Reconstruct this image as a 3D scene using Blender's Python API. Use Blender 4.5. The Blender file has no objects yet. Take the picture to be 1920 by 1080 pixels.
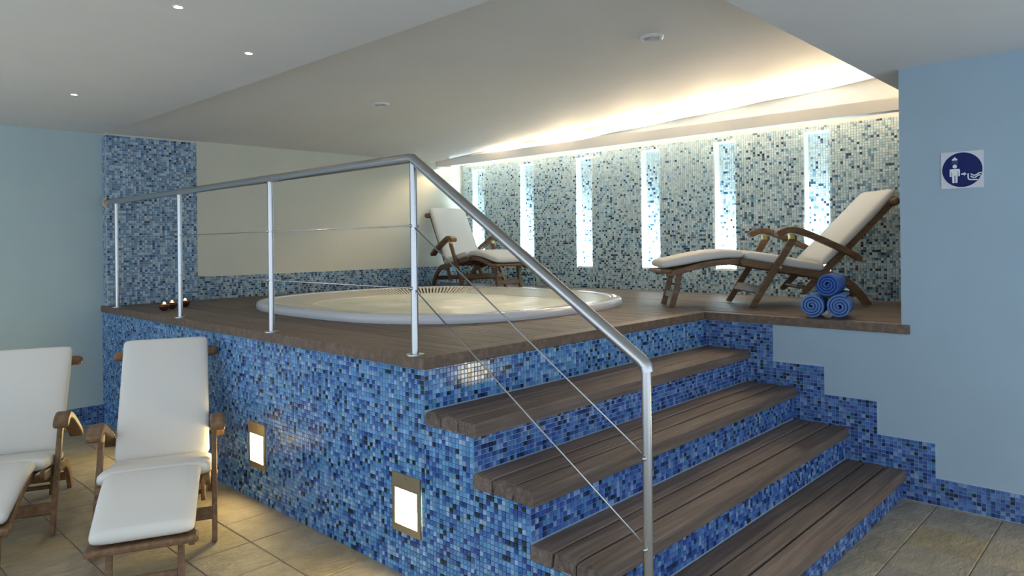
import bpy, bmesh, math, random
import numpy as np
from mathutils import Vector, Matrix

random.seed(7)
rng = np.random.default_rng(11)
S = bpy.context.scene
COL = S.collection
PI = math.pi

# ------------------------------------------------------------------ camera
CAM = np.array([-1.97958, -2.40936, 1.50235])
YAW, PITCH, ROLL, FPX, SHY = .75683, .00108, -.01199, 1322.43, -87.57


def cam_axes():
    f = np.array([math.cos(YAW) * math.cos(PITCH), math.sin(YAW) * math.cos(PITCH), math.sin(PITCH)])
    r = np.array([math.sin(YAW), -math.cos(YAW), 0.0])
    u = np.cross(r, f)
    c, s = math.cos(ROLL), math.sin(ROLL)
    return c * r + s * u, -s * r + c * u, f


CR, CU, CF = cam_axes()
cd = bpy.data.cameras.new('camera')
cam = bpy.data.objects.new('camera', cd)
COL.objects.link(cam)
cd.sensor_fit = 'HORIZONTAL'
cd.sensor_width = 36.0
cd.lens = FPX / 1920 * 36.0
cd.shift_y = SHY / 1920
cd.clip_start = 0.05
M = Matrix(((CR[0], CU[0], -CF[0], CAM[0]), (CR[1], CU[1], -CF[1], CAM[1]), (CR[2], CU[2], -CF[2], CAM[2]), (0, 0, 0, 1)))
cam.matrix_world = M
S.camera = cam

# ------------------------------------------------------------------ world, lights, exposure
world = bpy.data.worlds.new('world')
S.world = world
world.use_nodes = True
bg = world.node_tree.nodes['Background']
bg.inputs[0].default_value = (0.72, 0.86, 1.0, 1)
bg.inputs[1].default_value = 1.55
S.view_settings.view_transform = 'Standard'
S.view_settings.look = 'None'
S.view_settings.exposure = 0.18
S.view_settings.gamma = 1.0
S.view_settings.use_curve_mapping = False
S.cycles.use_denoising = True
S.cycles.use_adaptive_sampling = True
S.cycles.adaptive_min_samples = 16
S.cycles.adaptive_threshold = .1
S.cycles.max_bounces = 5
S.cycles.diffuse_bounces = 3
S.cycles.light_sampling_threshold = .04
S.cycles.glossy_bounces = 2
S.cycles.transmission_bounces = 1
S.cycles.sample_clamp_indirect = 6.0
S.cycles.caustics_reflective = False
S.cycles.caustics_refractive = False

# measures of the place (metres): x runs along the stairs, y along the platform front, z up
T = .31                                  # tread going
ZT = [.170, .363, .562, .768]            # tread tops, lowest first
D = 1.0                                  # deck level
TH, THD = .059, .052                     # tread and deck edge thickness
W = 2.506                                # plane of the right wall
LY = 4.204                               # plane of the wall behind the tub, left
LL = 4.29                                # plane of the far left wall
XB = 4.12                                # plane of the niche wall
YE = -1.247                              # free end of the right wall
YEND = -2.1                              # end of the deck behind the right wall
HC = 2.47                                # outer ceiling
PITCHT = .0214                           # mosaic pitch


def zin(x, y):                           # height of the raised ceiling over the tub
    return 2.466 + .008 * x + .055 * (LY - y)


# ------------------------------------------------------------------ helpers
class MB:
    def __init__(self):
        self.v, self.f = [], []

    def add(self, vs, fs):
        o = len(self.v)
        self.v += [tuple(p) for p in vs]
        self.f += [tuple(i + o for i in q) for q in fs]
        return self

    def box(self, x0, x1, y0, y1, z0, z1):
        vs = [(x0, y0, z0), (x1, y0, z0), (x1, y1, z0), (x0, y1, z0), (x0, y0, z1), (x1, y0, z1), (x1, y1, z1), (x0, y1, z1)]
        return self.add(vs, [(0, 3, 2, 1), (4, 5, 6, 7), (0, 1, 5, 4), (1, 2, 6, 5), (2, 3, 7, 6), (3, 0, 4, 7)])

    def tube(self, pts, r, n=12, caps=True, rs=None):
        pts = [Vector(p) for p in pts]
        m = len(pts)
        prev = None
        rings = []
        for i, p in enumerate(pts):
            if i == 0:
                d = pts[1] - p
            elif i == m - 1:
                d = p - pts[i - 1]
            else:
                d = (pts[i + 1] - p).normalized() + (p - pts[i - 1]).normalized()
            d.normalize()
            if prev is None:
                a = Vector((0, 0, 1)) if abs(d.z) < .9 else Vector((1, 0, 0))
                prev = (a - d * a.dot(d)).normalized()
            else:
                prev = (prev - d * prev.dot(d)).normalized()
            b = d.cross(prev)
            rr = rs[i] if rs else r
            k = 1.0
            if 0 < i < m - 1:
                c = max(.4, (pts[i + 1] - p).normalized().dot(d))
                k = 1 / c
            ring = []
            for j in range(n):
                t = 2 * PI * j / n
                ring.append(p + (prev * math.cos(t) + b * math.sin(t)) * rr * (1 if k == 1 else 1 + (k - 1) * .5))
            rings.append(ring)
        vs = [q for ring in rings for q in ring]
        fs = []
        for i in range(m - 1):
            for j in range(n):
                fs.append((i * n + j, i * n + (j + 1) % n, (i + 1) * n + (j + 1) % n, (i + 1) * n + j))
        if caps:
            fs.append(tuple(range(n - 1, -1, -1)))
            fs.append(tuple((m - 1) * n + j for j in range(n)))
        return self.add(vs, fs)

    def prism(self, poly, fn, d0, d1):
        """poly: 2D outline (counter clockwise), fn(u, v, d) -> point, extruded from d0 to d1"""
        n = len(poly)
        vs = [fn(u, v, d0) for u, v in poly] + [fn(u, v, d1) for u, v in poly]
        fs = [tuple(range(n - 1, -1, -1)), tuple(range(n, 2 * n))]
        fs += [(i, (i + 1) % n, n + (i + 1) % n, n + i) for i in range(n)]
        return self.add(vs, fs)

    def lathe(self, prof, c, n=24, axis=2, a=1.0, b=1.0):
        m = len(prof)
        vs = []
        for r, h in prof:
            for j in range(n):
                t = 2 * PI * j / n
                p = [a * r * math.cos(t), b * r * math.sin(t), h]
                if axis == 0:
                    p = [p[2], p[0], p[1]]
                elif axis == 1:
                    p = [p[1], p[2], p[0]]
                vs.append((c[0] + p[0], c[1] + p[1], c[2] + p[2]))
        fs = [(i * n + j, i * n + (j + 1) % n, (i + 1) * n + (j + 1) % n, (i + 1) * n + j) for i in range(m - 1) for j in range(n)]
        if prof[0][0] > 1e-6:
            fs.append(tuple(range(n - 1, -1, -1)))
        if prof[-1][0] > 1e-6:
            fs.append(tuple((m - 1) * n + j for j in range(n)))
        return self.add(vs, fs)

    def mesh(self, name, mat, smooth=False, fix=True):
        me = bpy.data.meshes.new(name)
        me.from_pydata(self.v, [], self.f)
        if fix:
            bm = bmesh.new()
            bm.from_mesh(me)
            bmesh.ops.remove_doubles(bm, verts=bm.verts, dist=1e-6)
            bmesh.ops.recalc_face_normals(bm, faces=bm.faces)
            bm.to_mesh(me)
            bm.free()
        me.materials.append(mat)
        if smooth:
            me.shade_smooth()
        return me

    def build(self, name, mat, parent=None, smooth=False, bevel=0, seg=2, angle=None):
        me = self.mesh(name, mat, smooth)
        o = bpy.data.objects.new(name, me)
        COL.objects.link(o)
        if parent:
            o.parent = parent
        if bevel:
            md = o.modifiers.new('bevel', 'BEVEL')
            md.width = bevel
            md.segments = seg
            md.limit_method = 'ANGLE'
            md.angle_limit = math.radians(40)
        if angle and smooth:
            try:
                me.set_sharp_from_angle(angle=math.radians(angle))
            except Exception:
                pass
        return o


def tag(o, label=None, cat=None, group=None, kind=None):
    if label:
        o['label'] = label
    if cat:
        o['category'] = cat
    if group:
        o['group'] = group
    if kind:
        o['kind'] = kind
    return o


def empty(name, loc=(0, 0, 0), rz=0, scale=1.0):
    o = bpy.data.objects.new(name, None)
    o.empty_display_size = .05
    COL.objects.link(o)
    o.location = loc
    o.rotation_euler = (0, 0, rz)
    o.scale = (scale,) * 3
    return o


def copy_tree(o, parent=None):
    c = o.copy()
    COL.objects.link(c)
    c.parent = parent
    for ch in list(o.children):
        copy_tree(ch, c)
    return c


def project(P):
    d = np.asarray(P, float) - CAM
    X, Y, Z = d @ CR, d @ CU, d @ CF
    return 960 + FPX * X / Z, 540 + SHY - FPX * Y / Z, Z


# ------------------------------------------------------------------ materials
def mat(name, col, rough=.6, metal=0.0, spec=.5, emit=None, estr=0.0):
    m = bpy.data.materials.new(name)
    m.use_nodes = True
    b = m.node_tree.nodes['Principled BSDF']
    b.inputs['Base Color'].default_value = (*col, 1)
    b.inputs['Roughness'].default_value = rough
    b.inputs['Metallic'].default_value = metal
    b.inputs['Specular IOR Level'].default_value = spec
    if emit:
        b.inputs['Emission Color'].default_value = (*emit, 1)
        b.inputs['Emission Strength'].default_value = estr
    return m


def nodes(m):
    return m.node_tree.nodes, m.node_tree.links, m.node_tree.nodes['Principled BSDF']


def noise(m, scale, detail=4, coord='Object', mapping=None, rough=.55):
    N, L, b = nodes(m)
    tc = N.new('ShaderNodeTexCoord')
    src = tc.outputs[coord]
    if mapping:
        mp = N.new('ShaderNodeMapping')
        mp.inputs['Scale'].default_value = mapping
        L.new(src, mp.inputs[0])
        src = mp.outputs[0]
    n = N.new('ShaderNodeTexNoise')
    n.inputs['Scale'].default_value = scale
    n.inputs['Detail'].default_value = detail
    n.inputs['Roughness'].default_value = rough
    L.new(src, n.inputs['Vector'])
    return n


def ramp(m, src, stops):
    N, L, b = nodes(m)
    r = N.new('ShaderNodeValToRGB')
    e = r.color_ramp.elements
    e[0].position, e[0].color = stops[0][0], (*stops[0][1], 1)
    e[1].position, e[1].color = stops[-1][0], (*stops[-1][1], 1)
    for p, c in stops[1:-1]:
        k = e.new(p)
        k.color = (*c, 1)
    L.new(src, r.inputs[0])
    return r


def bump(m, src, strength, dist=.01):
    N, L, b = nodes(m)
    bp = N.new('ShaderNodeBump')
    bp.inputs['Strength'].default_value = strength
    bp.inputs['Distance'].default_value = dist
    L.new(src, bp.inputs['Height'])
    L.new(bp.outputs[0], b.inputs['Normal'])
    return bp


def wood(name, dark, mid, light, scale=(1, 1, 1), rough=.55, spec=.4, bs=.25, vary=.0):
    """wood grain stretched along the axis with the small scale value"""
    m = mat(name, mid, rough, 0, spec)
    N, L, b = nodes(m)
    n = noise(m, 1.0, 6, 'Object', scale, .65)
    r = ramp(m, n.outputs[0], [(.30, dark), (.52, mid), (.72, light)])
    out = r.outputs[0]
    if vary:
        oi = N.new('ShaderNodeObjectInfo')
        mr = N.new('ShaderNodeMapRange')
        mr.inputs['To Min'].default_value = 1 - vary
        mr.inputs['To Max'].default_value = 1 + vary
        L.new(oi.outputs['Random'], mr.inputs[0])
        hs = N.new('ShaderNodeHueSaturation')
        L.new(mr.outputs[0], hs.inputs['Value'])
        L.new(out, hs.inputs['Color'])
        out = hs.outputs[0]
    L.new(out, b.inputs['Base Color'])
    bump(m, n.outputs[0], bs, .004)
    return m


def paint(name, col, rough=.75, var=.05):
    m = mat(name, col, rough, 0, .25)
    N, L, b = nodes(m)
    n = noise(m, 2.2, 3)
    r = ramp(m, n.outputs[0], [(.3, tuple(c * (1 - var) for c in col)), (.7, tuple(min(1, c * (1 + var)) for c in col))])
    L.new(r.outputs[0], b.inputs['Base Color'])
    n2 = noise(m, 160, 2)
    bump(m, n2.outputs[0], .08, .002)
    return m


M_ceil = paint('ceiling_paint', (.76, .76, .75), .85, .02)
M_cream = paint('cream_paint', (.66, .65, .55), .8, .02)
M_blue = paint('pale_blue_paint', (.37, .485, .575), .75, .03)
M_blue_lit = paint('pale_blue_paint_lit', (.46, .58, .60), .75, .03)  # same pale blue paint as the right wall, its lighting put into the tone
M_plaster = paint('white_plaster', (.78, .77, .72), .85, .02)
M_grout = mat('grout', (.42, .52, .62), .85, 0, .2)
M_grout_pale = mat('pale_grout', (.50, .56, .57), .85, 0, .2)
M_steel = mat('brushed_steel', (.52, .52, .53), .26, 1.0)
M_brass = mat('brass', (.62, .48, .2), .3, 1.0)
M_plate = mat('satin_steel_plate', (.55, .50, .38), .38, 1.0)
M_acryl = mat('white_acrylic', (.74, .75, .80), .18, 0, .5)
M_grille = mat('grille_plastic', (.78, .74, .62), .35, 0, .5)
M_dark = mat('dark_gap', (.10, .085, .06), .8)
M_white = mat('white_plastic', (.75, .74, .70), .4)

# mosaic tile: colour carried by each tile, glossy glass
M_tile = mat('glass_mosaic', (.1, .2, .5), .16, 0, .55)
N, L, b = nodes(M_tile)
at = N.new('ShaderNodeAttribute')
at.attribute_name = 'tint'
L.new(at.outputs['Color'], b.inputs['Base Color'])
M_tile_pale = mat('matt_glass_mosaic', (.5, .6, .6), .30, 0, .45)
N, L, b = nodes(M_tile_pale)
at = N.new('ShaderNodeAttribute')
at.attribute_name = 'tint'
L.new(at.outputs['Color'], b.inputs['Base Color'])

# timber
M_teak = wood('teak', (.115, .062, .032), (.175, .10, .052), (.245, .148, .08), (26, 26, 26), .5, .35, .15, .12)
N, L, b = nodes(M_teak)
for nd in N:
    if nd.type == 'MAPPING':
        nd.inputs['Scale'].default_value = (9, 42, 42)
M_deck = wood('deck_timber', (.105, .075, .056), (.172, .126, .096), (.25, .19, .148), (60, 2.2, 60), .5, .4, .3, .16)
M_edge = wood('deck_edge_timber', (.10, .068, .051), (.152, .106, .078), (.21, .152, .114), (30, 30, 30), .55, .35, .2, .06)
M_tread = wood('weathered_tread_timber', (.095, .070, .058), (.155, .116, .096), (.235, .185, .158), (2.0, 46, 46), .62, .3, .4, .18)

# stone-like floor tile
M_floor = mat('slate_floor_tile', (.38, .34, .26), .42, 0, .45)
N, L, b = nodes(M_floor)
n1 = noise(M_floor, 7, 6)
r1 = ramp(M_floor, n1.outputs[0], [(.25, (.27, .235, .18)), (.5, (.36, .315, .24)), (.8, (.45, .40, .31))])
oi = N.new('ShaderNodeObjectInfo')
r2 = ramp(M_floor, oi.outputs['Random'], [(0, (.86, .86, .92)), (.45, (1, .98, .95)), (.75, (1.0, .96, .86)), (.86, (1.0, .90, .62)), (1, (.95, .93, .90))])
mx = N.new('ShaderNodeMixRGB')
mx.blend_type = 'MULTIPLY'
mx.inputs[0].default_value = 1
L.new(r1.outputs[0], mx.inputs[1])
L.new(r2.outputs[0], mx.inputs[2])
L.new(mx.outputs[0], b.inputs['Base Color'])
n2 = noise(M_floor, 11, 7, 'Object', (1, 2.6, 1), .62)
bump(M_floor, n2.outputs[0], .9, .02)

M_cloth = mat('canvas_cushion', (.70, .685, .65), .9, 0, .15)
n = noise(M_cloth, 420, 2)
bump(M_cloth, n.outputs[0], .12, .001)
n_ = noise(M_cloth, 5, 3)
M_water = mat('bubbling_water', (.60, .62, .47), .38, 0, .3)
N, L, b = nodes(M_water)
n = noise(M_water, 2.4, 5)
r = ramp(M_water, n.outputs[0], [(.32, (.64, .72, .60)), (.5, (.78, .79, .66)), (.68, (.92, .88, .77))])
L.new(r.outputs[0], b.inputs['Base Color'])
n = noise(M_water, 9, 4)
bump(M_water, n.outputs[0], .35, .03)


def towel_mat(name, c):
    m = mat(name, c, .95, 0, .1)
    n = noise(m, 260, 2)
    bump(m, n.outputs[0], .6, .004)
    return m


# ------------------------------------------------------------------ the setting
def struct(o):
    o['kind'] = 'structure'
    return o


# outer ceiling: an L-shaped slab around the raised part
XC, YC = .02, -1.085
o = MB().box(-4, XC, -4, 4.5, HC, HC + .3).box(XC, W + 2.2, -4, YC, HC, HC + .3)
ceil = struct(o.build('ceiling', M_ceil))
mb = MB()
x0, x1, y0, y1 = XC - .01, XB + .3, YC - .01, 4.5
vs = [(x0, y0, zin(x0, y0)), (x1, y0, zin(x1, y0)), (x1, y1, zin(x1, y1)), (x0, y1, zin(x0, y1))]
vs += [(a, c, d + .3) for a, c, d in vs]
mb.add(vs, [(0, 1, 2, 3), (7, 6, 5, 4), (0, 4, 5, 1), (1, 5, 6, 2), (2, 6, 7, 3), (3, 7, 4, 0)])
M_ceil_warm = paint('coffer_paint', (.78, .76, .71), .85, .02)
mb.build('raised_ceiling', M_ceil_warm, ceil)

# walls
wl = struct(MB().box(-4, .03, LL, LL + .2, 0, 2.8).build('wall_left', M_blue_lit))
wr = MB()
wr.box(W, W + .2, -4, YE, 0, 2.9).box(W, W + .2, YE, 0, 0, D - THD + .002)
wall_right = struct(wr.build('wall_right', M_blue))
w2 = struct(MB().box(.013, XB + .4, LY, LY + .25, 0, 2.9).build('wall_rear', M_cream))
wend = struct(MB().box(W + .2, XB + .3, YEND - .15, YEND, 0, 2.9).build('wall_end', M_cream))

# niche wall with six openings
NICHES = [3.922, 3.104, 2.270, 1.434, .630, -.198]
NW, NZ0, NZ1, ND = .207, 1.222, 2.405, .10
mb = MB()
ys = sorted([(c - NW / 2, c + NW / 2) for c in NICHES])
edge = YEND - .1
for a, c in ys:
    mb.box(XB, XB + .3, edge, a, 0, 2.9)
    mb.box(XB, XB + .3, a, c, 0, NZ0)
    mb.box(XB, XB + .3, a, c, NZ1, 2.9)
    mb.box(XB + ND, XB + .3, a, c, NZ0, NZ1)
    edge = c
mb.box(XB, XB + .3, edge, LY + .1, 0, 2.9)
wall_back = struct(mb.build('wall_back', M_plaster))

# floor bed and separate stone tiles
fl = struct(MB().box(-4, W + .02, -4, LL + .02, -.2, -.006).build('floor', mat('floor_grout', (.20, .18, .15), .9)))


def tile_mesh(sx, sy, h, mt, name='tile', seed=0):
    g = .0035
    x, y = sx / 2 - g / 2, sy / 2 - g / 2
    i = .004
    vs = [(-x, -y, -.006), (x, -y, -.006), (x, y, -.006), (-x, y, -.006), (-x, -y, h - .003), (x, -y, h - .003), (x, y, h - .003), (-x, y, h - .003),
          (-x + i, -y + i, h), (x - i, -y + i, h), (x - i, y - i, h), (-x + i, y - i, h)]
    fs = [(0, 1, 5, 4), (1, 2, 6, 5), (2, 3, 7, 6), (3, 0, 4, 7), (4, 5, 9, 8), (5, 6, 10, 9), (6, 7, 11, 10), (7, 4, 8, 11), (8, 9, 10, 11)]
    return MB().add(vs, fs).mesh(name, mt)


PX, PY = .309, .3045
ftm = tile_mesh(PX, PY, 0.0, M_floor)
far = MB()
cnt = 0
for i in range(-13, 10):
    for j in range(-20, 11):
        ax, bx = -.302 + PX * i, -.302 + PX * (i + 1)
        ay, by = 1.02 + PY * j, 1.02 + PY * (j + 1)
        if ax > 0 - .001 and ay > -4 * T:
            continue
        cutx1 = min(bx, W) if ay < -4 * T else (min(bx, 0.012) if by > -4 * T and ay >= -4 * T else min(bx, W))
        cuty1 = min(by, LL)
        if ax >= -.001 and by > -4 * T:
            cuty1 = min(by, -4 * T + .002)
        if cutx1 - ax < .02 or cuty1 - ay < .02 or bx < -4 or by < -4:
            continue
        u, v, z = project(((ax + cutx1) / 2, (ay + cuty1) / 2, 0))
        seen = z > .3 and -260 < u < 2180 and v < 1330
        full = abs(cutx1 - bx) < 1e-6 and abs(cuty1 - by) < 1e-6
        me = ftm if full else tile_mesh(cutx1 - ax, cuty1 - ay, 0.0, M_floor)
        if seen:
            t = bpy.data.objects.new('tile', me)
            COL.objects.link(t)
            t.location = ((ax + cutx1) / 2, (ay + cuty1) / 2, random.uniform(-.0006, .0006))
            t.parent = fl
            cnt += 1
        else:
            far.box(ax + .002, cutx1 - .002, ay + .002, cuty1 - .002, -.006, -.0005)
f2 = far.build('outer_tiles', M_floor, fl)
f2['kind'] = 'stuff'

# ------------------------------------------------------------------ mosaic
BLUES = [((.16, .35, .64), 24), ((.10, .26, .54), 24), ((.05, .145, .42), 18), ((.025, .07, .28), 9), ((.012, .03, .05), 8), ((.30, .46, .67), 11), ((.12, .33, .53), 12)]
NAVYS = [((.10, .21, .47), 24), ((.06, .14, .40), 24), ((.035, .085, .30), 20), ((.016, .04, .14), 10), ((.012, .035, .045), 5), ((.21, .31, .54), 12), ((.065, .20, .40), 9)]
STEELS = [((.18, .33, .49), 26), ((.12, .24, .41), 20), ((.46, .58, .68), 34), ((.05, .11, .25), 8), ((.02, .04, .10), 4), ((.27, .37, .52), 14)]
PALES = [((.57, .68, .68), 46), ((.42, .55, .60), 17), ((.27, .41, .48), 14), ((.11, .25, .36), 9), ((.03, .08, .16), 8), ((.012, .02, .04), 5)]


def pick(pal, wmul=None):
    w = np.array([p[1] for p in pal], float)
    if wmul is not None:
        w = w * np.array(wmul)
    i = rng.choice(len(pal), p=w / w.sum())
    return i


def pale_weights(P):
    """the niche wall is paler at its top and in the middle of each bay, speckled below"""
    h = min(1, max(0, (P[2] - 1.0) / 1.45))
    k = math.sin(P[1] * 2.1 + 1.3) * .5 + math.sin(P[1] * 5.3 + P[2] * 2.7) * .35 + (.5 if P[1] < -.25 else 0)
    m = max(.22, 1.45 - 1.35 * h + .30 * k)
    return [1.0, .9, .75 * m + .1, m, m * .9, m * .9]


class Mosaic:
    """tiles laid on panels of one thing: the largest in view are separate parts, the rest one part"""

    def __init__(self, parent, pal, mt, keep=300, wfn=None, name='mosaic'):
        self.parent, self.pal, self.mt, self.keep, self.wfn, self.name = parent, pal, mt, keep, wfn, name
        self.t = []

    def panel(self, org, u, v, n, lu, lv, mask=None, off=(0, 0)):
        org, u, v, n = [np.array(a, float) for a in (org, u, v, n)]
        nu, nv = int(lu / PITCHT + 1e-6) + 1, int(lv / PITCHT + 1e-6) + 1
        for i in range(nu):
            for j in range(nv):
                a0, a1 = i * PITCHT, min((i + 1) * PITCHT, lu)
                b0, b1 = j * PITCHT, min((j + 1) * PITCHT, lv)
                if a1 - a0 < .006 or b1 - b0 < .006:
                    continue
                c = org + u * (a0 + a1) / 2 + v * (b0 + b1) / 2
                if mask and not mask(c):
                    continue
                self.t.append((c, u, v, n, (a1 - a0) / 2 - .0009, (b1 - b0) / 2 - .0009))

    def finish(self):
        data = []
        for c, u, v, n, hu, hv in self.t:
            px, py, z = project(c)
            vis = z > .2 and -20 < px < 1940 and -20 < py < 1100 and (CAM - c) @ n > 0
            a = project(c + u * hu)
            b_ = project(c - u * hu)
            d = project(c + v * hv)
            e = project(c - v * hv)
            area = abs((a[0] - b_[0]) * (d[1] - e[1]) - (a[1] - b_[1]) * (d[0] - e[0])) if vis else 0
            data.append(area)
        order = np.argsort(-np.array(data))
        full = [k for k in order if data[k] > 0 and self.t[k][4] > PITCHT / 2 - .0015 and self.t[k][5] > PITCHT / 2 - .0015]
        big = set(int(k) for k in full[:self.keep])
        V, F_, C = [], [], []
        cache = {}
        for k, (c, u, v, n, hu, hv) in enumerate(self.t):
            pi = pick(self.pal, self.wfn(c) if self.wfn else None)
            base = np.array(self.pal[pi][0])
            if k in big:
                var = int(rng.integers(0, 3))
                key = (pi, var, tuple(np.round(n, 2)))
                if key not in cache:
                    col = np.clip(base * (.86 + .14 * var), 0, 1)
                    me = bpy.data.meshes.new('tile')
                    vs, fs = self.shape(np.zeros(3), u, v, n, hu, hv, 0)
                    me.from_pydata([tuple(p) for p in vs], [], fs)
                    at_ = me.color_attributes.new('tint', 'FLOAT_COLOR', 'POINT')
                    at_.data.foreach_set('color', np.tile(np.append(col, 1), len(vs)).astype(np.float32))
                    me.materials.append(self.mt)
                    cache[key] = me
                o = bpy.data.objects.new('tile', cache[key])
                COL.objects.link(o)
                o.location = tuple(c)
                o.rotation_euler = tuple(rng.normal(0, .006, 3))
                o.parent = self.parent
            else:
                jit = rng.normal(0, .010, 2)
                nn = n + u * jit[0] + v * jit[1]
                vs, fs = self.shape(c, u - n * jit[0], v - n * jit[1], nn, hu, hv, len(V) * 8)
                V.append(vs)
                F_ += fs
                C.append(np.clip(base * rng.uniform(.84, 1.16), 0, 1))
        if V:
            me = bpy.data.meshes.new(self.name)
            me.from_pydata(np.concatenate(V).tolist(), [], F_)
            at_ = me.color_attributes.new('tint', 'FLOAT_COLOR', 'POINT')
            cc = np.repeat(np.hstack([np.array(C), np.ones((len(C), 1))]), 8, axis=0)
            at_.data.foreach_set('color', cc.astype(np.float32).ravel())
            me.materials.append(self.mt)
            o = bpy.data.objects.new(self.name, me)
            COL.objects.link(o)
            o.parent = self.parent
            o['kind'] = 'stuff'

    def shape(self, c, u, v, n, hu, hv, o):
        i, h = .0012, .004
        vs = np.array([c + u * a * hu + v * b_ * hv for a, b_ in ((-1, -1), (1, -1), (1, 1), (-1, 1))] +
                      [c + u * a * (hu - i) + v * b_ * (hv - i) + n * h for a, b_ in ((-1, -1), (1, -1), (1, 1), (-1, 1))])
        if np.dot(np.cross(u, v), n) > 0:
            fs = [(4, 5, 6, 7), (0, 1, 5, 4), (1, 2, 6, 5), (2, 3, 7, 6), (3, 0, 4, 7)]
        else:
            fs = [(7, 6, 5, 4), (4, 5, 1, 0), (5, 6, 2, 1), (6, 7, 3, 2), (7, 4, 0, 3)]
        return vs, [tuple(q + o for q in f) for f in fs]


X_, Y_, Z_ = (1, 0, 0), (0, 1, 0), (0, 0, 1)
NX, NY = (-1, 0, 0), (0, -1, 0)

# lights set into the platform front: (y centre)
STEP_LIGHTS = [.123, 1.524, 2.93]
SLW, SLZ0, SLZ1 = .20, .196, .462


def no_lights(c):
    return not any(abs(c[1] - y) < SLW / 2 - .006 and SLZ0 + .004 < c[2] < SLZ1 - .004 for y in STEP_LIGHTS)


# the raised platform: grout-coloured core plus mosaic
plat = empty('platform', (0, 0, 0))
tag(plat, 'raised tub platform clad in bright blue glass mosaic, lit by wall lamps', 'platform')
mb = MB()
mb.box(0.001, W - .002, 0.001, LY - .002, 0, D - THD).box(.001, .012, LY - .002, LL - .002, 0, D - THD)
mb.box(W + .202, XB - .002, YEND + .002, LY - .002, 0, D - THD)
mb.box(W - .002, W + .202, .002, LY - .002, 0, D - THD)
mb.build('masonry_core', M_grout, plat)
mo = Mosaic(plat, BLUES, M_tile)
mo.panel((0, 0, 0), Y_, Z_, NX, LL, D - THD, no_lights)
mo.panel((0, 0, ZT[3]), X_, Z_, NY, W, D - THD - ZT[3])
mo.finish()

# staircase
stair = empty('staircase', (0, -2 * T, 0))
tag(stair, 'four timber steps with blue mosaic risers climbing to the tub deck', 'staircase')


def lc(mbo):                                # shift to the staircase's own origin
    mbo.v = [(x, y + 2 * T, z) for x, y, z in mbo.v]
    return mbo


for k in range(4):                          # k = 0 lowest
    n_ = 4 - k
    mb = MB().box(.001, W - .002, -n_ * T, -(n_ - 1) * T + .0005, 0, ZT[k] - TH)
    lc(mb).build('step_core', M_grout, stair)


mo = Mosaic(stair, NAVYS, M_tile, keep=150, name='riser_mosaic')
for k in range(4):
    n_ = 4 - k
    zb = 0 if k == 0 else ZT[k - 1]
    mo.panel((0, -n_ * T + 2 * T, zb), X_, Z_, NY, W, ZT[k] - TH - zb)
ms = Mosaic(stair, BLUES, M_tile, keep=150, name='side_mosaic')
for k in range(4):
    n_ = 4 - k
    ms.panel((0, -n_ * T + 2 * T, 0), Y_, Z_, NX, T, ZT[k] - TH)
# sizes are judged in world space, so place the camera in the staircase's space
CAM_keep = CAM.copy()
CAM[1] += 2 * T
mo.finish()
ms.finish()
CAM[:] = CAM_keep


# weathered planks: each a board with slightly uneven, chipped left end
def plank(xa, xb, ya, yb, z0, z1, name, parent, mt, seed, chip=.012, off=(0, 0, 0)):
    r = random.Random(seed)
    nx, ny = 2, 6
    xs = [xa, xa + .03, xa + .06, (xa + xb) / 2, xb - .02, xb]
    yy = [ya + (yb - ya) * t for t in (0, .06, .3, .55, .8, .94, 1)]
    V, F_ = [], []
    idx = {}
    for a, x in enumerate(xs):
        for c, y in enumerate(yy):
            for e in (0, 1):
                zx = z1 if e else z0
                xx = x
                if a == 0:
                    xx += r.uniform(0, chip) * (1 if e else .4)
                    if e:
                        zx -= r.uniform(.0, chip * .55)
                if a == 1 and e:
                    zx -= r.uniform(0, chip * .18)
                if e and c in (0, len(yy) - 1):
                    zx -= .0035
                idx[a, c, e] = len(V)
                V.append((xx + off[0], y + off[1], zx + off[2]))
    A, B_ = len(xs), len(yy)
    for a in range(A - 1):
        for c in range(B_ - 1):
            F_.append((idx[a, c, 1], idx[a + 1, c, 1], idx[a + 1, c + 1, 1], idx[a, c + 1, 1]))
            F_.append((idx[a, c, 0], idx[a, c + 1, 0], idx[a + 1, c + 1, 0], idx[a + 1, c, 0]))
    for a in range(A - 1):
        F_.append((idx[a, 0, 0], idx[a + 1, 0, 0], idx[a + 1, 0, 1], idx[a, 0, 1]))
        F_.append((idx[a, B_ - 1, 0], idx[a, B_ - 1, 1], idx[a + 1, B_ - 1, 1], idx[a + 1, B_ - 1, 0]))
    for c in range(B_ - 1):
        F_.append((idx[0, c, 0], idx[0, c, 1], idx[0, c + 1, 1], idx[0, c + 1, 0]))
        F_.append((idx[A - 1, c, 0], idx[A - 1, c + 1, 0], idx[A - 1, c + 1, 1], idx[A - 1, c, 1]))
    return MB().add(V, F_).build(name, mt, parent)


for k in range(4):
    n_ = 4 - k
    ya, yb = -n_ * T - .028, -(n_ - 1) * T - .002
    w_ = (yb - ya) / 3
    for j in range(3):
        plank(-.012 - random.uniform(0, .006), W - .005, ya + j * w_ + .0045, ya + (j + 1) * w_ - .0045, ZT[k] - TH + .001, ZT[k] - random.uniform(0, .003),
              'tread_plank', stair, M_tread, 40 + k * 7 + j, .03 if (k, j) in ((3, 2), (3, 1), (2, 1), (1, 1)) else .012, off=(0, 2 * T, 0))

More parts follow.
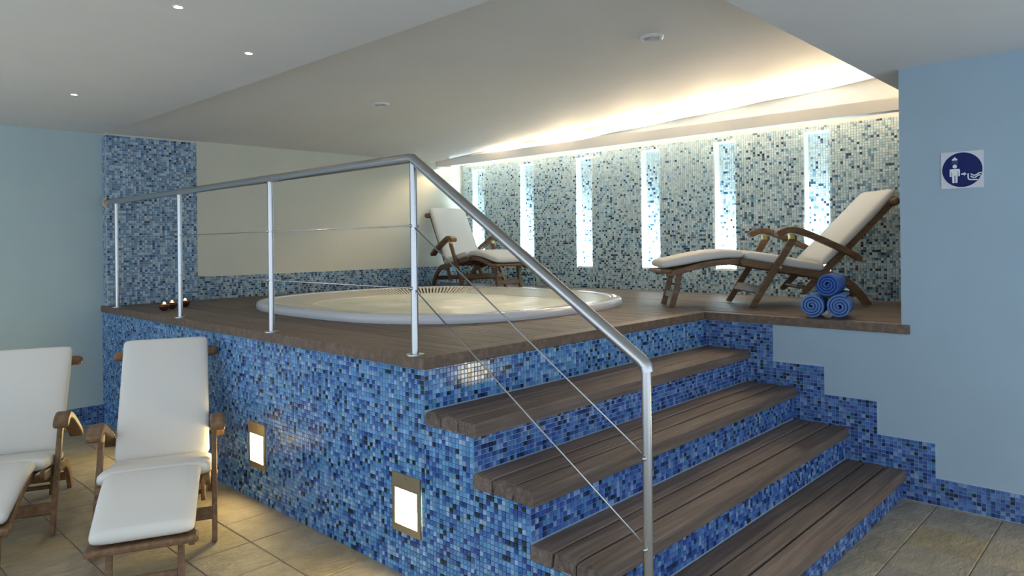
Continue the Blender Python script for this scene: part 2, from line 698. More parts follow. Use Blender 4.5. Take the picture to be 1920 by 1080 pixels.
# skirtings of mosaic
bl = struct(MB().box(-4, .0, LL - .006, LL + .01, 0, .158).build('baseboard_left', M_grout))
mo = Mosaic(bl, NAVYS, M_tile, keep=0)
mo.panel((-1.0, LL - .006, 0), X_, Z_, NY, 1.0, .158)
mo.finish()
mo2 = MB()
prof = [(0, D - THD), (-.485, D - THD), (-.485, .722), (-.805, .722), (-.805, .535), (-1.12, .535), (-1.12, .349), (-1.414, .349), (-1.414, .165), (-4, .165), (-4, 0), (0, 0)]
mo2.prism(prof, lambda u, v, d: (W - d, u, v), -.01, .003)
br = struct(mo2.build('baseboard_right', M_grout))


def skirt(c):
    y, z = c[1], c[2]
    top = D - THD if y > -.485 else .722 if y > -.805 else .535 if y > -1.12 else .349 if y > -1.414 else .165
    if z > top - .006:
        return False
    for k in range(4):                      # nothing behind the steps
        n_ = 4 - k
        if -n_ * T < y < -(n_ - 1) * T and z < ZT[k] - .02:
            return False
    return True


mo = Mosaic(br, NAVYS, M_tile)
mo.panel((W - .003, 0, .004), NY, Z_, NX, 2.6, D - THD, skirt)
mo.finish()

# mosaic on the wall behind the tub and its pillar
mo = Mosaic(w2, STEELS, M_tile_pale, keep=0, name='pillar_mosaic')
mo.panel((.013, LY, D), X_, Z_, NY, .76, 2.455 - D)
mo.panel((.013, LY + .001, D), Y_, Z_, NX, LL - LY, 2.455 - D)
mo.finish()
mo = Mosaic(w2, STEELS[:2] + [((.42, .52, .56), 30), ((.30, .40, .46), 16), ((.04, .08, .18), 12), ((.018, .03, .06), 9)], M_tile_pale, keep=0, name='skirting_mosaic')
mo.panel((.773, LY, D), X_, Z_, NY, XB - .773, .215)
mo.finish()
MB().box(.010, .773, LY - .0005, LY + .02, D - .05, 2.456).build('pillar_grout', M_grout_pale, w2)
MB().box(.773, XB, LY - .0005, LY + .02, D - .05, D + .215).build('skirting_grout', M_grout_pale, w2)


def not_niche(c):
    return not any(abs(c[1] - y) < NW / 2 + .004 and NZ0 - .004 < c[2] < NZ1 + .004 for y in NICHES)


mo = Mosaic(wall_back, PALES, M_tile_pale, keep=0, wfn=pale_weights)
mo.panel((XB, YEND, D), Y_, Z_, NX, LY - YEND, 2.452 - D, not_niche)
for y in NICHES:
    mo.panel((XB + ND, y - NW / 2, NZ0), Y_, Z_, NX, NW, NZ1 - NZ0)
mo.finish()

# light trough (pelmet) along the niche wall
mb = MB()
mb.box(3.69, 3.712, YEND, LY - .001, 2.432, 2.525)
mb.box(3.712, 3.79, YEND, LY - .001, 2.432, 2.450)
trough = struct(mb.build('trim_1', M_ceil_warm))
for k, y in enumerate(NICHES + [-1.02]):
    MB().box(3.712, 3.80, y - .43, y - .40, 2.45, 2.50).build('bracket', M_ceil_warm, trough)
    MB().lathe([(.03, 0), (.034, .02), (.026, .024)], (3.755, y, 2.451), 14).build('lamp_holder', M_white, trough)
    for cone, blend, watts, tilt in ((84, .35, 15.0, 17), (158, .9, 36.0, 11)):     # beam and spill of each lamp
        ld = bpy.data.lights.new('cove_lamp', 'SPOT')
        ld.spot_size = math.radians(cone)
        ld.spot_blend = blend
        ld.shadow_soft_size = .02
        ld.energy = watts
        ld.color = (1.0, .76, .49)
        lo = bpy.data.objects.new('cove_lamp', ld)
        COL.objects.link(lo)
        lo.location = (3.93, y, min(2.505, zin(3.8, y) - .035))
        lo.rotation_euler = (0, math.radians(90 + tilt), 0)
        lo.parent = trough

# ------------------------------------------------------------------ timber deck
deck = empty('wooden_deck', (0, 0, D))
tag(deck, 'brown timber deck of narrow boards around the round tub', 'deck')
TUBC, TA, TB, TN = (1.855, 2.05), 1.30, 1.42, 2.7


def tub_pt(t, k=0.0):
    c, s = math.cos(t), math.sin(t)
    a, b_ = TA - k, TB - k
    return (TUBC[0] + a * math.copysign(abs(c) ** (2 / TN), c), TUBC[1] + b_ * math.copysign(abs(s) ** (2 / TN), s))


BW = .088
EW = .092                                   # width of the framing edge boards
xd = -.014 + EW
ndx = 0
while xd < XB - .02:
    xe = min(xd + BW, XB - .003)
    yl = EW - .014 if xe < W - .01 else YEND + .01
    if xd < W - .014 + EW and xe > W - .014 - .01:
        # the board that meets the corner of the opening: stop at the edge board
        yl = EW - .014
    if xe > W - .01 and xd < W + .205 and yl < YE:
        yl = YE + .002
    yh = LY - .004
    spans = [(yl, yh)]
    a = TA - .012
    b_ = TB - .012
    dx = max(abs(xd - TUBC[0]), abs(xe - TUBC[0]))
    if dx < a:
        hy = b_ * (1 - (dx / a) ** TN) ** (1 / TN)
        # keep the clipped end under the rim
        spans = [(yl, TUBC[1] - hy), (TUBC[1] + hy, yh)]
    for s0, s1 in spans:
        if s1 - s0 > .03:
            g = .0022
            me = MB()
            z1 = -random.uniform(0, .0012)
            # reeded board: shallow grooves along its length
            nr = 5
            prof2 = []
            w_ = xe - xd - 2 * g
            for q in range(nr):
                u0 = xd + g + w_ * q / nr
                u1 = xd + g + w_ * (q + 1) / nr
                prof2 += [(u0 + .0012, z1 - .0022), (u0 + .003, z1), (u1 - .003, z1), (u1 - .0012, z1 - .0022)]
            poly = [(xd + g, -.022)] + [(xe - g, -.022)] + prof2[::-1]
            me.prism(poly, lambda u, v, d: (u, d, v), s0, s1)
            me.build('deck_board', M_deck, deck)
    xd = xe
    if abs(xd - XB) < .01:
        break
# dark sheets below the boards, their colour stands in for shade in the gaps
MB().box(.01, W - .002, .01, TUBC[1] - TB + .1, -THD + .004, -.024).box(W + .21, XB - .003, YEND + .02, TUBC[1] - .9, -THD + .004, -.024).box(W - .01, W + .22, .01, TUBC[1] - .9, -THD + .004, -.024).box(.01, XB - .003, TUBC[1] + TB - .2, LY - .003, -THD + .004, -.024).box(.01, TUBC[0] - TA + .2, .01, LY - .003, -THD + .004, -.024).build('dark_underlay', M_dark, deck)
# framing boards with mitred corners
mb = MB().prism([(-.014, -.014), (EW - .014, EW - .014), (EW - .014, LY - .002), (-.014, LL - .001)], lambda u, v, d: (u, v, d), -THD, 0.001)
mb.build('edge_board', M_edge, deck, bevel=.003)
mb = MB().prism([(-.014, -.014), (W - .014, -.014), (W - .014 + EW, EW - .014), (EW - .014, EW - .014)], lambda u, v, d: (u, v, d), -THD, 0.001)
mb.build('edge_board', M_edge, deck, bevel=.003)
mb = MB().prism([(W - .014, -.014), (W - .014, -1.292), (W - .001, -1.292), (W - .001, YE + .001), (W - .014 + EW, YE + .001), (W - .014 + EW, EW - .014)][::-1], lambda u, v, d: (u, v, d), -THD, 0.001)
mb.build('edge_board', M_edge, deck, bevel=.003)

# ------------------------------------------------------------------ hot tub
tub = empty('hot_tub', (TUBC[0], TUBC[1], D))
tag(tub, 'large round white hot tub sunk in the deck, full of bubbling water', 'hot tub')
NT = 120


def ring_mesh(levels, name, mt, smooth=True):
    """levels: list of (inset, z)"""
    V, F_ = [], []
    for k, z in levels:
        for j in range(NT):
            p = tub_pt(2 * PI * (j + .5) / NT, k)
            V.append((p[0] - TUBC[0], p[1] - TUBC[1], z))
    for i in range(len(levels) - 1):
        for j in range(NT):
            F_.append((i * NT + j, i * NT + (j + 1) % NT, (i + 1) * NT + (j + 1) % NT, (i + 1) * NT + j))
    return MB().add(V, F_).build(name, mt, tub, smooth=smooth)


RH = .056
GI, GO, GD = .40, .088, .042                # grille: inner and outer inset, drop
ring_mesh([(.02, -.04), (.0, .002), (-.002, .022), (.002, .042), (.012, .052), (.03, RH), (.075, RH), (.084, RH - .003), (.088, RH - .012), (.088, RH - .05)], 'rim', M_acryl)
ring_mesh([(GO - .002, RH - .020), (GI, RH - .020 - GD)], 'overflow_channel', M_dark)
ring_mesh([(GI - .012, RH - .08), (GI - .012, RH - GD - .004), (GI - .006, RH - GD), (GI + .006, RH - GD), (GI + .02, RH - GD - .03)], 'basin_edge', M_grille)
NB = 230
_ts = np.linspace(0, 2 * PI, 6001)
_p = np.array([tub_pt(t, .2) for t in _ts])
_l = np.concatenate([[0], np.cumsum(np.linalg.norm(np.diff(_p, axis=0), axis=1))])
for j in range(NB):                         # even spacing along the outline
    t = float(np.interp((j + .25) / NB * _l[-1], _l, _ts))
    a = tub_pt(t, GO)
    c = tub_pt(t, GI - .008)
    a = Vector((a[0] - TUBC[0], a[1] - TUBC[1]))
    c = Vector((c[0] - TUBC[0], c[1] - TUBC[1]))
    d = (c - a)
    d.normalize()
    s = Vector((-d.y, d.x)) * .0085
    V = []
    for dz in (-.016, 0):
        for p, z in ((a - s, RH - .006), (a + s, RH - .006), (c + s * .85, RH - GD - .002), (c - s * .85, RH - GD - .002)):
            V.append((p.x, p.y, z + dz))
    MB().add(V, [(3, 2, 1, 0), (4, 5, 6, 7), (0, 1, 5, 4), (1, 2, 6, 5), (2, 3, 7, 6), (3, 0, 4, 7)]).build('grille_bar', M_grille, tub)
# water surface with swell
WZ = RH - GD - .006
V, F_ = [(0, 0, WZ)], []
NR = 40
for i in range(1, NR + 1):
    for j in range(NT):
        p = tub_pt(2 * PI * (j + .5) / NT, GI + .004)
        q = i / NR
        x, y = (p[0] - TUBC[0]) * q, (p[1] - TUBC[1]) * q
        z = WZ + (1 - q ** 6) * (.006 * math.sin(x * 9 + 1.3 * math.sin(y * 5)) + .006 * math.sin(y * 11 + 2 * math.sin(x * 4)) + .004 * math.sin(x * 23 + y * 17) + .016 * math.exp(-((x - .25) ** 2 + (y - .35) ** 2) / .12))
        V.append((x, y, max(z, .002)))
for j in range(NT):
    F_.append((0, 1 + j, 1 + (j + 1) % NT))
for i in range(NR - 1):
    for j in range(NT):
        F_.append((1 + i * NT + j, 1 + (i + 1) * NT + j, 1 + (i + 1) * NT + (j + 1) % NT, 1 + i * NT + (j + 1) % NT))
MB().add(V, F_).build('water', M_water, tub, smooth=True)
for t, k in ((-1.0, .05), (-.93, .05), (-.86, .05), (-.79, .05)):
    p = tub_pt(t, k)
    MB().lathe([(.018, 0), (.018, .004), (.012, .008), (0.0001, .009)], (p[0] - TUBC[0], p[1] - TUBC[1], RH - .001), 14).build('air_control', M_steel, tub, smooth=True, angle=40)

# ------------------------------------------------------------------ handrail
rail = empty('handrail', (.02, 0, D))
tag(rail, 'stainless steel handrail with wire cables along deck edge and steps', 'handrail')
RZ = .885
Y0, Y4, Z4 = .085, -1.135, 1.085 - D
MB().tube([(0, LY - .008, RZ - .006), (0, Y0 + .03, RZ), (0, Y0, RZ - .004), (0, Y0 - .03, RZ - .024), (0, Y4 + .024, Z4 + .016), (0, Y4 + .010, Z4 + .002), (0, Y4 + .006, Z4 - .018)], .0225, 20).build('top_rail', M_steel, rail, smooth=True, angle=50)
MB().lathe([(.001, 0), (.045, 0), (.045, .010), (.028, .016), (.001, .016)], (0, LY - .001, RZ - .006), 24, axis=1).build('wall_flange', M_plate, rail, smooth=True, angle=40).scale = (1, 1, 1)
for y, zb in ((3.985, 0), (2.69, 0), (1.39, 0), (Y0, 0), (Y4 + .01, ZT[0] - D)):
    top = RZ - .01 if y > 0 else Z4 - .005
    MB().tube([(0, y, zb), (0, y, top)], .0165, 14).build('post', M_steel, rail, smooth=True, angle=40)
    MB().lathe([(.001, 0), (.042, 0), (.042, .005), (.02, .007), (.001, .007)], (0, y, zb + .0005), 20).build('base_plate', M_steel, rail, smooth=True, angle=40)
    for zc in ((.58, .30) if y > 0 else (.784 - D, .484 - D)):
        MB().lathe([(.001, -.028), (.006, -.026), (.008, -.018), (.008, .018), (.006, .026), (.001, .028)], (0, y, zc), 10, axis=0).build('cable_fitting', M_steel, rail, smooth=True)
for za, zb in ((.58, .784 - D), (.30, .484 - D)):
    MB().tube([(-.004, 3.985, za - .004), (-.004, Y0, za)], .0028, 6).build('cable', M_steel, rail, smooth=True)
    MB().tube([(-.004, Y0, za), (-.004, Y4 + .01, zb)], .0036, 6).build('cable', M_steel, rail, smooth=True)

# ------------------------------------------------------------------ lamps in the platform front and in the skirting
M_glow = mat('lamp_glass', (1, .95, .8), .4, emit=(1.0, .76, .30), estr=62)
LAB = ['square yellow-lit wall lamp set in blue mosaic nearest the steps', 'square yellow-lit wall lamp set in blue mosaic right of the white deckchair', 'yellow-lit wall lamp in blue mosaic hidden behind the tall deckchair']


def step_light(loc, rz, label, grp):
    e = empty('wall_lamp', loc, rz)
    tag(e, label, 'lamp', grp)
    # local: x out of the wall (negative = towards room), y across, z up
    y0, y1, z0, z1 = -.0995, .0995, 0, SLZ1 - SLZ0 - .001
    a, c, zz0, zz1 = -.078, .078, .034, .196
    mb = MB()
    mb.box(-.009, .0, y0, a, z0, z1).box(-.009, .0, c, y1, z0, z1).box(-.009, .0, a, c, z0, zz0).box(-.009, .0, a, c, zz1, z1)
    mb.build('frame', M_plate, e)
    MB().box(-.005, -.001, a - .004, c + .004, zz0 - .004, zz1 + .004).build('glass', M_glow, e)
    MB().lathe([(.003, 0), (.003, .002), (.001, .003)], (-.0105, 0, z1 - .02), 10, axis=0).build('screw', M_steel, e)
    return e


for y, lb in zip(STEP_LIGHTS, LAB):
    step_light((-.0045, y, SLZ0), 0, lb, 'lamps along the platform front')
step_light((W - .006, -2.35, SLZ0), 0, 'yellow-lit lamp low in the pale blue wall, lighting the floor at right', 'lamp in the right wall')

# ------------------------------------------------------------------ strip lights standing in the niches
M_strip = mat('strip_light', (1, 1, 1), .4, emit=(.80, .93, 1.0), estr=60)
ORD = ['wall niche next to the cream wall', 'second wall niche from the cream wall', 'third wall niche from the cream wall', 'fourth wall niche from the cream wall', 'wall niche behind the footrest of the right deckchair', 'wall niche behind the backrest of the right deckchair']
for y, od in zip(NICHES, ORD):
    e = empty('strip_light', (XB + .03, y, NZ0 + .0005))
    tag(e, 'white strip light in the ' + od, 'lamp', 'strip lights in the wall niches')
    MB().box(-.018, .03, -.1, .1, 0, .012).build('housing', M_white, e)
    MB().box(-.012, .022, -.096, .096, .012, .024).build('tube', M_strip, e)
    ld = bpy.data.lights.new('niche_beam', 'SPOT')
    ld.energy = 150
    ld.color = (.62, .85, 1.0)
    ld.spot_size = math.radians(80)
    ld.spot_blend = 1.0
    ld.shadow_soft_size = .012
    lo = bpy.data.objects.new('niche_beam', ld)
    COL.objects.link(lo)
    lo.parent = e
    lo.location = (-.012, 0, .04)
    lo.rotation_euler = (0, math.radians(180 + 7), 0)

# ------------------------------------------------------------------ ceiling fittings
M_bulb = mat('downlight_lens', (1, 1, 1), .3, emit=(1, .97, .88), estr=14)
for (x, y), lb in zip([(-.826, .52), (-.30, .985), (-.63, 2.66)],
                      ['small lit downlight in the grey ceiling nearest the viewer', 'small lit downlight in the grey ceiling by the sloping cream edge', 'small lit downlight in the grey ceiling farthest to the left']):
    e = empty('downlight', (x, y, HC))
    tag(e, lb, 'lamp', 'small downlights in the grey ceiling')
    MB().lathe([(.017, 0), (.017, -.003), (.021, -.004), (.025, -.0005), (.025, 0)], (0, 0, 0), 24).build('trim_ring', M_white, e, smooth=True, angle=40)
    MB().lathe([(.001, -.0015), (.0165, -.0015)], (0, 0, 0), 20).build('lens', M_bulb, e)
    ld = bpy.data.lights.new('downlight_beam', 'SPOT')
    ld.energy = 14
    ld.color = (1, .95, .86)
    ld.spot_size = math.radians(95)
    ld.spot_blend = .8
    ld.shadow_soft_size = .03
    lo = bpy.data.objects.new('downlight_beam', ld)
    COL.objects.link(lo)
    lo.parent = e
    lo.location = (0, 0, -.01)
for (x, y), lb in zip([(1.665, -.136), (1.324, 2.107)], ['large white round fitting in the cream ceiling nearest the viewer', 'large white round fitting in the cream ceiling above the tub']):
    e = empty('ceiling_spotlight', (x, y, zin(x, y)))
    e.rotation_euler = (-.055, -.008, 0)
    tag(e, lb, 'ceiling light', 'round fittings in the cream ceiling')
    MB().lathe([(.048, .004), (.048, -.010), (.056, -.016), (.066, -.014), (.072, -.004), (.072, .002)], (0, 0, 0), 32).build('trim_ring', M_white, e, smooth=True, angle=50)
    MB().lathe([(.001, -.0085), (.020, -.0085), (.034, -.003), (.045, -.001)], (0, 0, 0), 24).build('lens', mat('frosted_lens', (.40, .39, .36), .35), e, smooth=True)
    MB().lathe([(.001, -.011), (.009, -.010), (.012, -.008)], (0, 0, 0), 16).build('bulb', M_white, e, smooth=True)

# ------------------------------------------------------------------ deckchairs


def strip_poly(path, w0, w1=None, round0=False, round1=False):
    w1 = w0 if w1 is None else w1
    n = len(path)
    Lp, Rp = [], []
    for i, p in enumerate(path):
        a = path[max(0, i - 1)]
        c = path[min(n - 1, i + 1)]
        d = Vector((c[0] - a[0], c[1] - a[1])).normalized()
        nn = Vector((-d.y, d.x))
        w = (w0 + (w1 - w0) * i / (n - 1)) / 2
        Lp.append((p[0] + nn.x * w, p[1] + nn.y * w))
        Rp.append((p[0] - nn.x * w, p[1] - nn.y * w))

    def cap(p, q, w):
        d = Vector((p[0] - q[0], p[1] - q[1])).normalized()
        nn = Vector((-d.y, d.x))
        return [(p[0] + (d.x * math.sin(t) + nn.x * math.cos(t)) * w / 2, p[1] + (d.y * math.sin(t) + nn.y * math.cos(t)) * w / 2) for t in (PI * k / 6 for k in range(1, 6))]
    out = Rp[:]
    if round1:
        c = cap(path[-1], path[-2], w1)
        out += c[::-1]
    out += Lp[::-1]
    if round0:
        out += cap(path[0], path[1], w0)[::-1]
    return out


def smooth_path(pts, k=6):
    out = []
    n = len(pts)
    for i in range(n - 1):
        p0, p1, p2, p3 = pts[max(0, i - 1)], pts[i], pts[i + 1], pts[min(n - 1, i + 2)]
        for j in range(k):
            t = j / k
            out.append(tuple(.5 * (2 * p1[e] + (p2[e] - p0[e]) * t + (2 * p0[e] - 5 * p1[e] + 4 * p2[e] - p3[e]) * t * t + (3 * p1[e] - p0[e] - 3 * p2[e] + p3[e]) * t ** 3) for e in (0, 1)))
    out.append(pts[-1])
    return out


def pad(path, width, thick, parent, name, puff=.006, seg=22, wfn=None):
    path = smooth_path(path, 7)
    # arc length
    Ls = [0]
    for a, c in zip(path, path[1:]):
        Ls.append(Ls[-1] + math.dist(a, c))
    tot = Ls[-1]
    st = []
    rr = thick * .55
    for f in (0, .25, .55, .8, 1):
        st.append(rr * (1 - math.cos(f * PI / 2)))
    mids = [rr + (tot - 2 * rr) * i / 14 for i in range(1, 14)]
    stations = st + mids + [tot - s for s in st[::-1]]
    V, F_ = [], []
    for s in stations:
        i = max(0, min(len(Ls) - 2, next((k for k in range(len(Ls) - 1) if Ls[k + 1] >= s), len(Ls) - 2)))
        t = (s - Ls[i]) / max(1e-9, Ls[i + 1] - Ls[i])
        p = [path[i][e] + (path[i + 1][e] - path[i][e]) * t for e in (0, 1)]
        d = Vector((path[i + 1][0] - path[i][0], path[i + 1][1] - path[i][1])).normalized()
        nn = Vector((-d.y, d.x))
        e = min(s, tot - s)
        q = min(1, e / rr)
        k = math.sqrt(max(0, 1 - (1 - q) ** 2))
        hw = (width / 2 if not wfn else wfn(s / tot) / 2) - rr * .7 * (1 - k)
        ht = thick / 2 * (.12 + .88 * k) + puff * math.sin(PI * s / tot)
        for j in range(seg):
            a = 2 * PI * j / seg
            c_, s_ = math.cos(a), math.sin(a)
            # flat broad faces, round sides
            yy = hw * math.copysign(abs(c_) ** (.28), c_)
            zz = ht * math.copysign(abs(s_) ** (.62), s_)
            V.append((p[0] + nn.x * zz, yy, p[1] + nn.y * zz))
    m = len(stations)
    for i in range(m - 1):
        for j in range(seg):
            F_.append((i * seg + j, i * seg + (j + 1) % seg, (i + 1) * seg + (j + 1) % seg, (i + 1) * seg + j))
    F_.append(tuple(range(seg - 1, -1, -1)))
    F_.append(tuple((m - 1) * seg + j for j in range(seg)))
    return MB().add(V, F_).build(name, M_cloth, parent, smooth=True)


def make_chair(ang):
    t = empty('deckchair')
    ca, sa = math.cos(math.radians(ang)), math.sin(math.radians(ang))

    def bk(r, o=0.0):                        # point on the back rail, r from the pivot, o to its front
        return (.56 + r * ca - o * sa, .26 + r * sa + o * ca)

    def plate(poly, yc, th, name, mt=M_teak, bev=.004, par=None):
        poly = [(u, max(v, .0004)) for u, v in poly]
        return MB().prism(poly, lambda u, v, d: (u, d, v), yc - th / 2, yc + th / 2).build(name, mt, par or t, bevel=bev)
    for s in (-1, 1):
        leg = plate(strip_poly([(-.005, 0), (.31, .515)], .054, .052, False, True), s * .274, .026, 'front_leg')
        plate(strip_poly(smooth_path([(.50, .238), (.60, .232), (.70, .192), (.80, .105), (.875, 0)]), .056, .06), s * .243, .026, 'rear_leg')
        plate(strip_poly([(-.05, .338), (.14, .306), (.60, .222)], .05, .052, True, True), s * .243, .024, 'seat_rail')
        plate(strip_poly([bk(-.2), bk(0), bk(.755)], .046, .05, True, True), s * .212, .024, 'back_rail')
        plate(strip_poly(smooth_path([(-.01, .338), (-.12, .342), (-.26, .332), (-.40, .306), (-.52, .272), (-.615, .255)]), .046, .04, True, False), s * .186, .024, 'footrest_rail')
        plate(strip_poly(smooth_path([(-.50, .262), (-.525, .15), (-.565, 0)]), .040, .044), s * .140, .026, 'footrest_leg')
        arm = plate(strip_poly(smooth_path([(.195, .552), (.25, .574), (.32, .572), (.45, .526), bk(.205, .005), (bk(.205)[0] + .072, bk(.205)[1] - .045)]), .050, .040, True, True), s * .292, .074, 'armrest', bev=.010)
        MB().tube([(.207, s * .226, .300), (.207, s * .293, .300)], .011, 12).build('pivot_bolt', M_brass, t, smooth=True, angle=40)
        MB().box(.275, .315, s * .274 - .016, s * .274 + .016, .505, .545).build('arm_hinge', M_brass, t, bevel=.004)
        MB().tube([(bk(.205)[0], s * .198, bk(.205)[1]), (bk(.205)[0], s * .30, bk(.205)[1])], .009, 10).build('arm_bolt', M_brass, t, smooth=True, angle=40)
    # cross members
    hx, hz = bk(.728, .004)
    MB().tube([(hx, q, hz) for q in (-.296, -.290, -.272, .272, .290, .296)], .024, 16, rs=[.014, .024, .031, .031, .024, .014]).build('head_bar', M_teak, t, smooth=True)
    MB().box(-.662, -.575, -.215, .215, .262, .292).build('foot_board', M_teak, t, bevel=.01)
    mbf = MB().prism(strip_poly([(.046, .105), (.078, .158)], .024), lambda u, v, d: (u, d, v), -.262, .262)
    mbf.build('front_stretcher', M_teak, t, bevel=.003)
    MB().prism(strip_poly([(.792, .075), (.765, .12)], .022), lambda u, v, d: (u, d, v), -.232, .232).build('rear_stretcher', M_teak, t, bevel=.003)
    MB().prism(strip_poly([(-.548, .07), (-.538, .115)], .02), lambda u, v, d: (u, d, v), -.128, .128).build('footrest_stretcher', M_teak, t, bevel=.003)
    MB().tube([(bk(-.17)[0], -.2, bk(-.17)[1]), (bk(-.17)[0], .2, bk(-.17)[1])], .013, 10).build('back_stay', M_teak, t, smooth=True, angle=40)
    # slats under the cushion
    for k in range(5):
        y = -.15 + .075 * k
        MB().prism(strip_poly([bk(.08), bk(.70)], .012), lambda u, v, d: (u, d, v), y - .024, y + .024).build('back_slat', M_teak, t)
        MB().prism(strip_poly([(-.03, .342), (.14, .318), (.56, .242)], .012), lambda u, v, d: (u, d, v), y * 1.12 - .026, y * 1.12 + .026).build('seat_slat', M_teak, t)
        MB().prism(strip_poly(smooth_path([(-.06, .352), (-.16, .352), (-.30, .339), (-.44, .310), (-.56, .283)], 3), .012), lambda u, v, d: (u, d, v), y * .9 - .021, y * .9 + .021).build('footrest_slat', M_teak, t)
    # cushion in three padded panels
    cu = pad([(-.035, .395), (.14, .366), (.35, .324), (.555, .292)], .515, .070, t, 'cushion')
    pad([bk(.03, .058), bk(.28, .05), bk(.54, .048), bk(.805, .052)], .465, .064, cu, 'back_pad', wfn=lambda q: .49 - .012 * q)
    pad([(-.650, .326), (-.50, .352), (-.32, .386), (-.16, .402), (-.03, .398)], .41, .064, cu, 'leg_pad', wfn=lambda q: .40 + .03 * q)
    return t


CH = [((3.135, .030, D), -46.2, .985, 45, 'wooden deckchair with cream cushion behind the rolled blue towels on the deck'),
      ((-1.215, 1.965, 0), 68.0, .98, 45, 'teak deckchair with white cushion cut off by the left picture edge'),
      ((3.46, 3.15, D), 74.0, .97, 54, 'wooden deckchair with cream cushion at the far side of the tub'),
      ((-.668, 1.27, 0), 66.0, .98, 55, 'teak deckchair with white cushion standing on the floor before the blue mosaic')]
protos = {}
for loc, a, sc, ang, lb in CH:
    fam = 45 if ang < 50 else 54.5
    if fam in protos:
        o = copy_tree(protos[fam])
    else:
        o = protos[fam] = make_chair(fam)
    o.location = loc
    o.rotation_euler = (0, 0, math.radians(a))
    o.scale = (sc,) * 3
    tag(o, lb, 'deckchair', 'wooden deckchairs with cushions')

# ------------------------------------------------------------------ rolled towels


def towel(loc, ang, r, length, m, label, roll=0.0):
    e = empty('rolled_towel', loc, ang)
    tag(e, label, 'towel', 'rolled blue towels on the deck')
    turns, pitch = 3.6, r / 4.1
    pts = []
    n = int(turns * 22)
    for i in range(n + 1):
        t = i / n
        a = roll + turns * 2 * PI * t
        rad = r * .10 + (r * .90 - pitch * .45) * t
        pts.append((rad * math.cos(a), rad * math.sin(a)))
    th = pitch * .88
    V, F_ = [], []
    xs = [0, .006, .018, length - .018, length - .006, length]
    sh = [.45, .8, 1, 1, .8, .45]
    for x, q in zip(xs, sh):
        for i, p in enumerate(pts):
            a = pts[max(0, i - 1)]
            c = pts[min(n, i + 1)]
            d = Vector((c[0] - a[0], c[1] - a[1])).normalized()
            nn = Vector((-d.y, d.x))
            k = (i / n)
            bulge = .006 * (1 - k) * (1 if x < length / 2 else -1) * -1
            w_ = th / 2 * q
            V.append((x + bulge, p[0] + nn.x * w_, p[1] + nn.y * w_))
            V.append((x + bulge, p[0] - nn.x * w_, p[1] - nn.y * w_))
    m_ = 2 * (n + 1)
    for s in range(len(xs) - 1):
        for i in range(n):
            a = s * m_ + 2 * i
            b_ = a + m_
            F_.append((a, a + 2, b_ + 2, b_))
            F_.append((a + 1, b_ + 1, b_ + 3, a + 3))
        for i in (0, n):
            a = s * m_ + 2 * i
            F_.append((a, a + m_, a + m_ + 1, a + 1))
    for i in range(n):
        F_.append((2 * i, 2 * i + 1, 2 * i + 3, 2 * i + 2))
        o_ = (len(xs) - 1) * m_
        F_.append((o_ + 2 * i, o_ + 2 * i + 2, o_ + 2 * i + 3, o_ + 2 * i + 1))
    MB().add(V, F_).build('roll', m, e, smooth=True)
    return e


TWA = math.radians(12)
tR = .079
ld_ = Vector((math.sin(TWA), -math.cos(TWA)))
base = Vector((2.56, -.803))
b1 = base - ld_ * tR * 1.015
b2 = base + ld_ * tR * 1.01
MT1 = towel_mat('terry_blue', (.115, .225, .50))
MT2 = towel_mat('terry_royal_blue', (.055, .135, .43))
towel((b1.x, b1.y, D + tR * .99), TWA, tR, .26, MT1, 'rolled light blue towel at the lower left of the stack', 1.2)
towel((b2.x, b2.y, D + tR * .99), TWA, tR, .26, MT1, 'rolled light blue towel at the lower right of the stack', 4.6)
tp = base + ld_ * .012
towel((tp.x, tp.y, D + tR * 2.70), TWA - .07, tR * .98, .26, MT2, 'rolled darker blue towel lying on top of the two others', 2.4)

# ------------------------------------------------------------------ candles in bowls
M_bowl = mat('dark_red_bowl', (.075, .018, .012), .2, 0, .5)
M_wax = mat('glowing_wax', (.9, .45, .2), .5, emit=(1.0, .34, .11), estr=4.0)  # emission puts the flame's light into the wax
M_flame = mat('candle_flame', (1, .7, .4), .5, emit=(1.0, .58, .24), estr=14)
for (x, y), lb in zip([(.150, 3.335), (.255, 3.455), (.405, 3.575)],
                      ['burning candle in a dark red bowl, leftmost of three', 'burning candle in a dark red bowl, the middle one beside the steel post', 'burning candle in a dark red bowl, rightmost of three']):
    e = empty('candle_bowl', (x, y, D + .001))
    tag(e, lb, 'candle', 'candle bowls on the deck')
    MB().lathe([(.001, 0), (.016, 0), (.028, .010), (.038, .028), (.0395, .042), (.035, .052), (.032, .052), (.035, .040), (.033, .026), (.001, .020)], (0, 0, 0), 28).build('bowl', M_bowl, e, smooth=True)
    MB().lathe([(.001, .049), (.022, .050), (.0325, .047)], (0, 0, 0), 24).build('wax', M_wax, e, smooth=True)
    MB().lathe([(.001, .047), (.006, .052), (.010, .056), (.007, .063), (.0008, .070)], (0, 0, 0), 12).build('flame', M_flame, e, smooth=True)

# ------------------------------------------------------------------ sign: shower before entering the pool
sign = empty('pool_sign', (W - .0005, -1.557, 1.867))
tag(sign, 'square sign with a blue disc telling bathers to shower first', 'sign')
M_sw = mat('sign_white', (.66, .66, .70), .35)
M_sb = mat('sign_blue', (.008, .020, .125), .55, 0, .2)
M_sp = mat('sign_print_white', (.78, .80, .84), .4)
M_sd = mat('sign_water_drops', (.14, .10, .28), .4)


def on(u, v, d):                            # u to the right as seen from the room, v up
    return (-d, -u, v)


def circ(cx, cy, r, n=48, ry=None):
    return [(cx + r * math.cos(2 * PI * i / n), cy + (ry or r) * math.sin(2 * PI * i / n)) for i in range(n)]


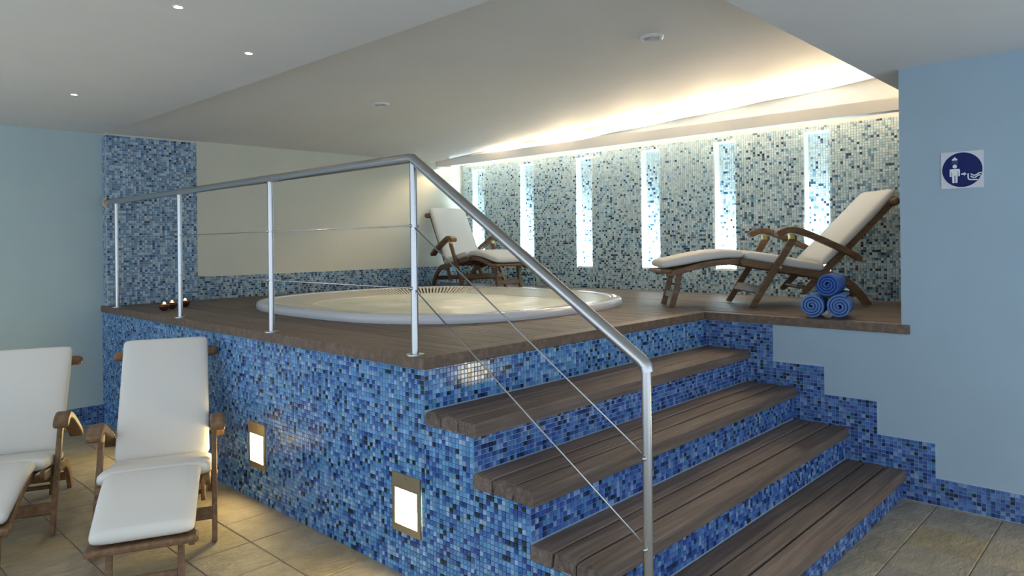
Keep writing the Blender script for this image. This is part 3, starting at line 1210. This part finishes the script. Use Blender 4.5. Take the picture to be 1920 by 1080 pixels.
MB().prism([(-.099, -.1), (.099, -.1), (.1, -.099), (.1, .099), (.099, .1), (-.099, .1), (-.1, .099), (-.1, -.099)], on, 0, .004).build('plate', M_sw, sign)
MB().prism(circ(.0, .0, .0965, 64), on, .0035, .0045).build('white_ring', M_sp, sign)
MB().prism(circ(.0, .0, .0945, 64), on, .004, .0052).build('blue_disc', M_sb, sign)
A, B_ = .0048, .0058
# figure
MB().prism(circ(-.034, .020, .0105, 24), on, A, B_).build('figure_head', M_sp, sign)
body = [(-.046, -.070), (-.036, -.070), (-.036, -.030), (-.032, -.030), (-.032, -.070), (-.022, -.070), (-.020, -.006), (-.0185, -.006), (-.0185, -.034), (-.0105, -.034), (-.0095, -.002), (-.0125, .006),
        (-.0555, .006), (-.0585, .002), (-.0585, -.034), (-.0505, -.037), (-.0495, -.006), (-.048, -.006)]
MB().prism(body, on, A, B_).build('figure_body', M_sp, sign)
# shower head and drops
head = [(-.047, .053)] + [(-.034 + .0135 * math.cos(PI - PI * i / 10), .053 + .014 * math.sin(PI * i / 10)) for i in range(11)] + [(-.021, .053)]
head = [(-.034 + .0135 * math.cos(PI * i / 12), .053 + .014 * math.sin(PI * i / 12)) for i in range(13)]
MB().prism(head, on, A, B_).build('shower_head', M_sp, sign)
MB().prism([(-.0355, .064), (-.0325, .064), (-.0325, .073), (-.0355, .073)], on, A, B_).build('shower_pipe', M_sp, sign)
for k in range(5):
    for j in range(3):
        x = -.045 + .0055 * k + (k - 2) * .0006 * j
        z = .049 - .006 * j
        MB().prism([(x - .0016, z - .0042), (x + .0016, z - .0042), (x + .0016, z), (x - .0016, z)], on, A, B_).build('water_drop', M_sd, sign)
# arrow
MB().prism([(-.004, -.0275), (.009, -.0275), (.009, -.034), (.0205, -.0235), (.009, -.013), (.009, -.0195), (-.004, -.0195)], on, A, B_).build('arrow', M_sp, sign)


def stroke(pts, w, name):
    MB().prism(strip_poly(pts, w), on, A, B_).build(name, M_sp, sign)


stroke([(.028, -.022), (.028, -.044), (.030, -.052), (.036, -.056), (.046, -.0575), (.071, -.0575)], .0065, 'pool_outline')
stroke(smooth_path([(.040, -.024), (.048, -.031), (.060, -.034), (.070, -.028), (.080, -.022), (.0905, -.021)], 4), .0055, 'wave')
stroke(smooth_path([(.039, -.037), (.047, -.043), (.058, -.0455), (.068, -.040), (.077, -.034), (.0855, -.034)], 4), .0055, 'wave')
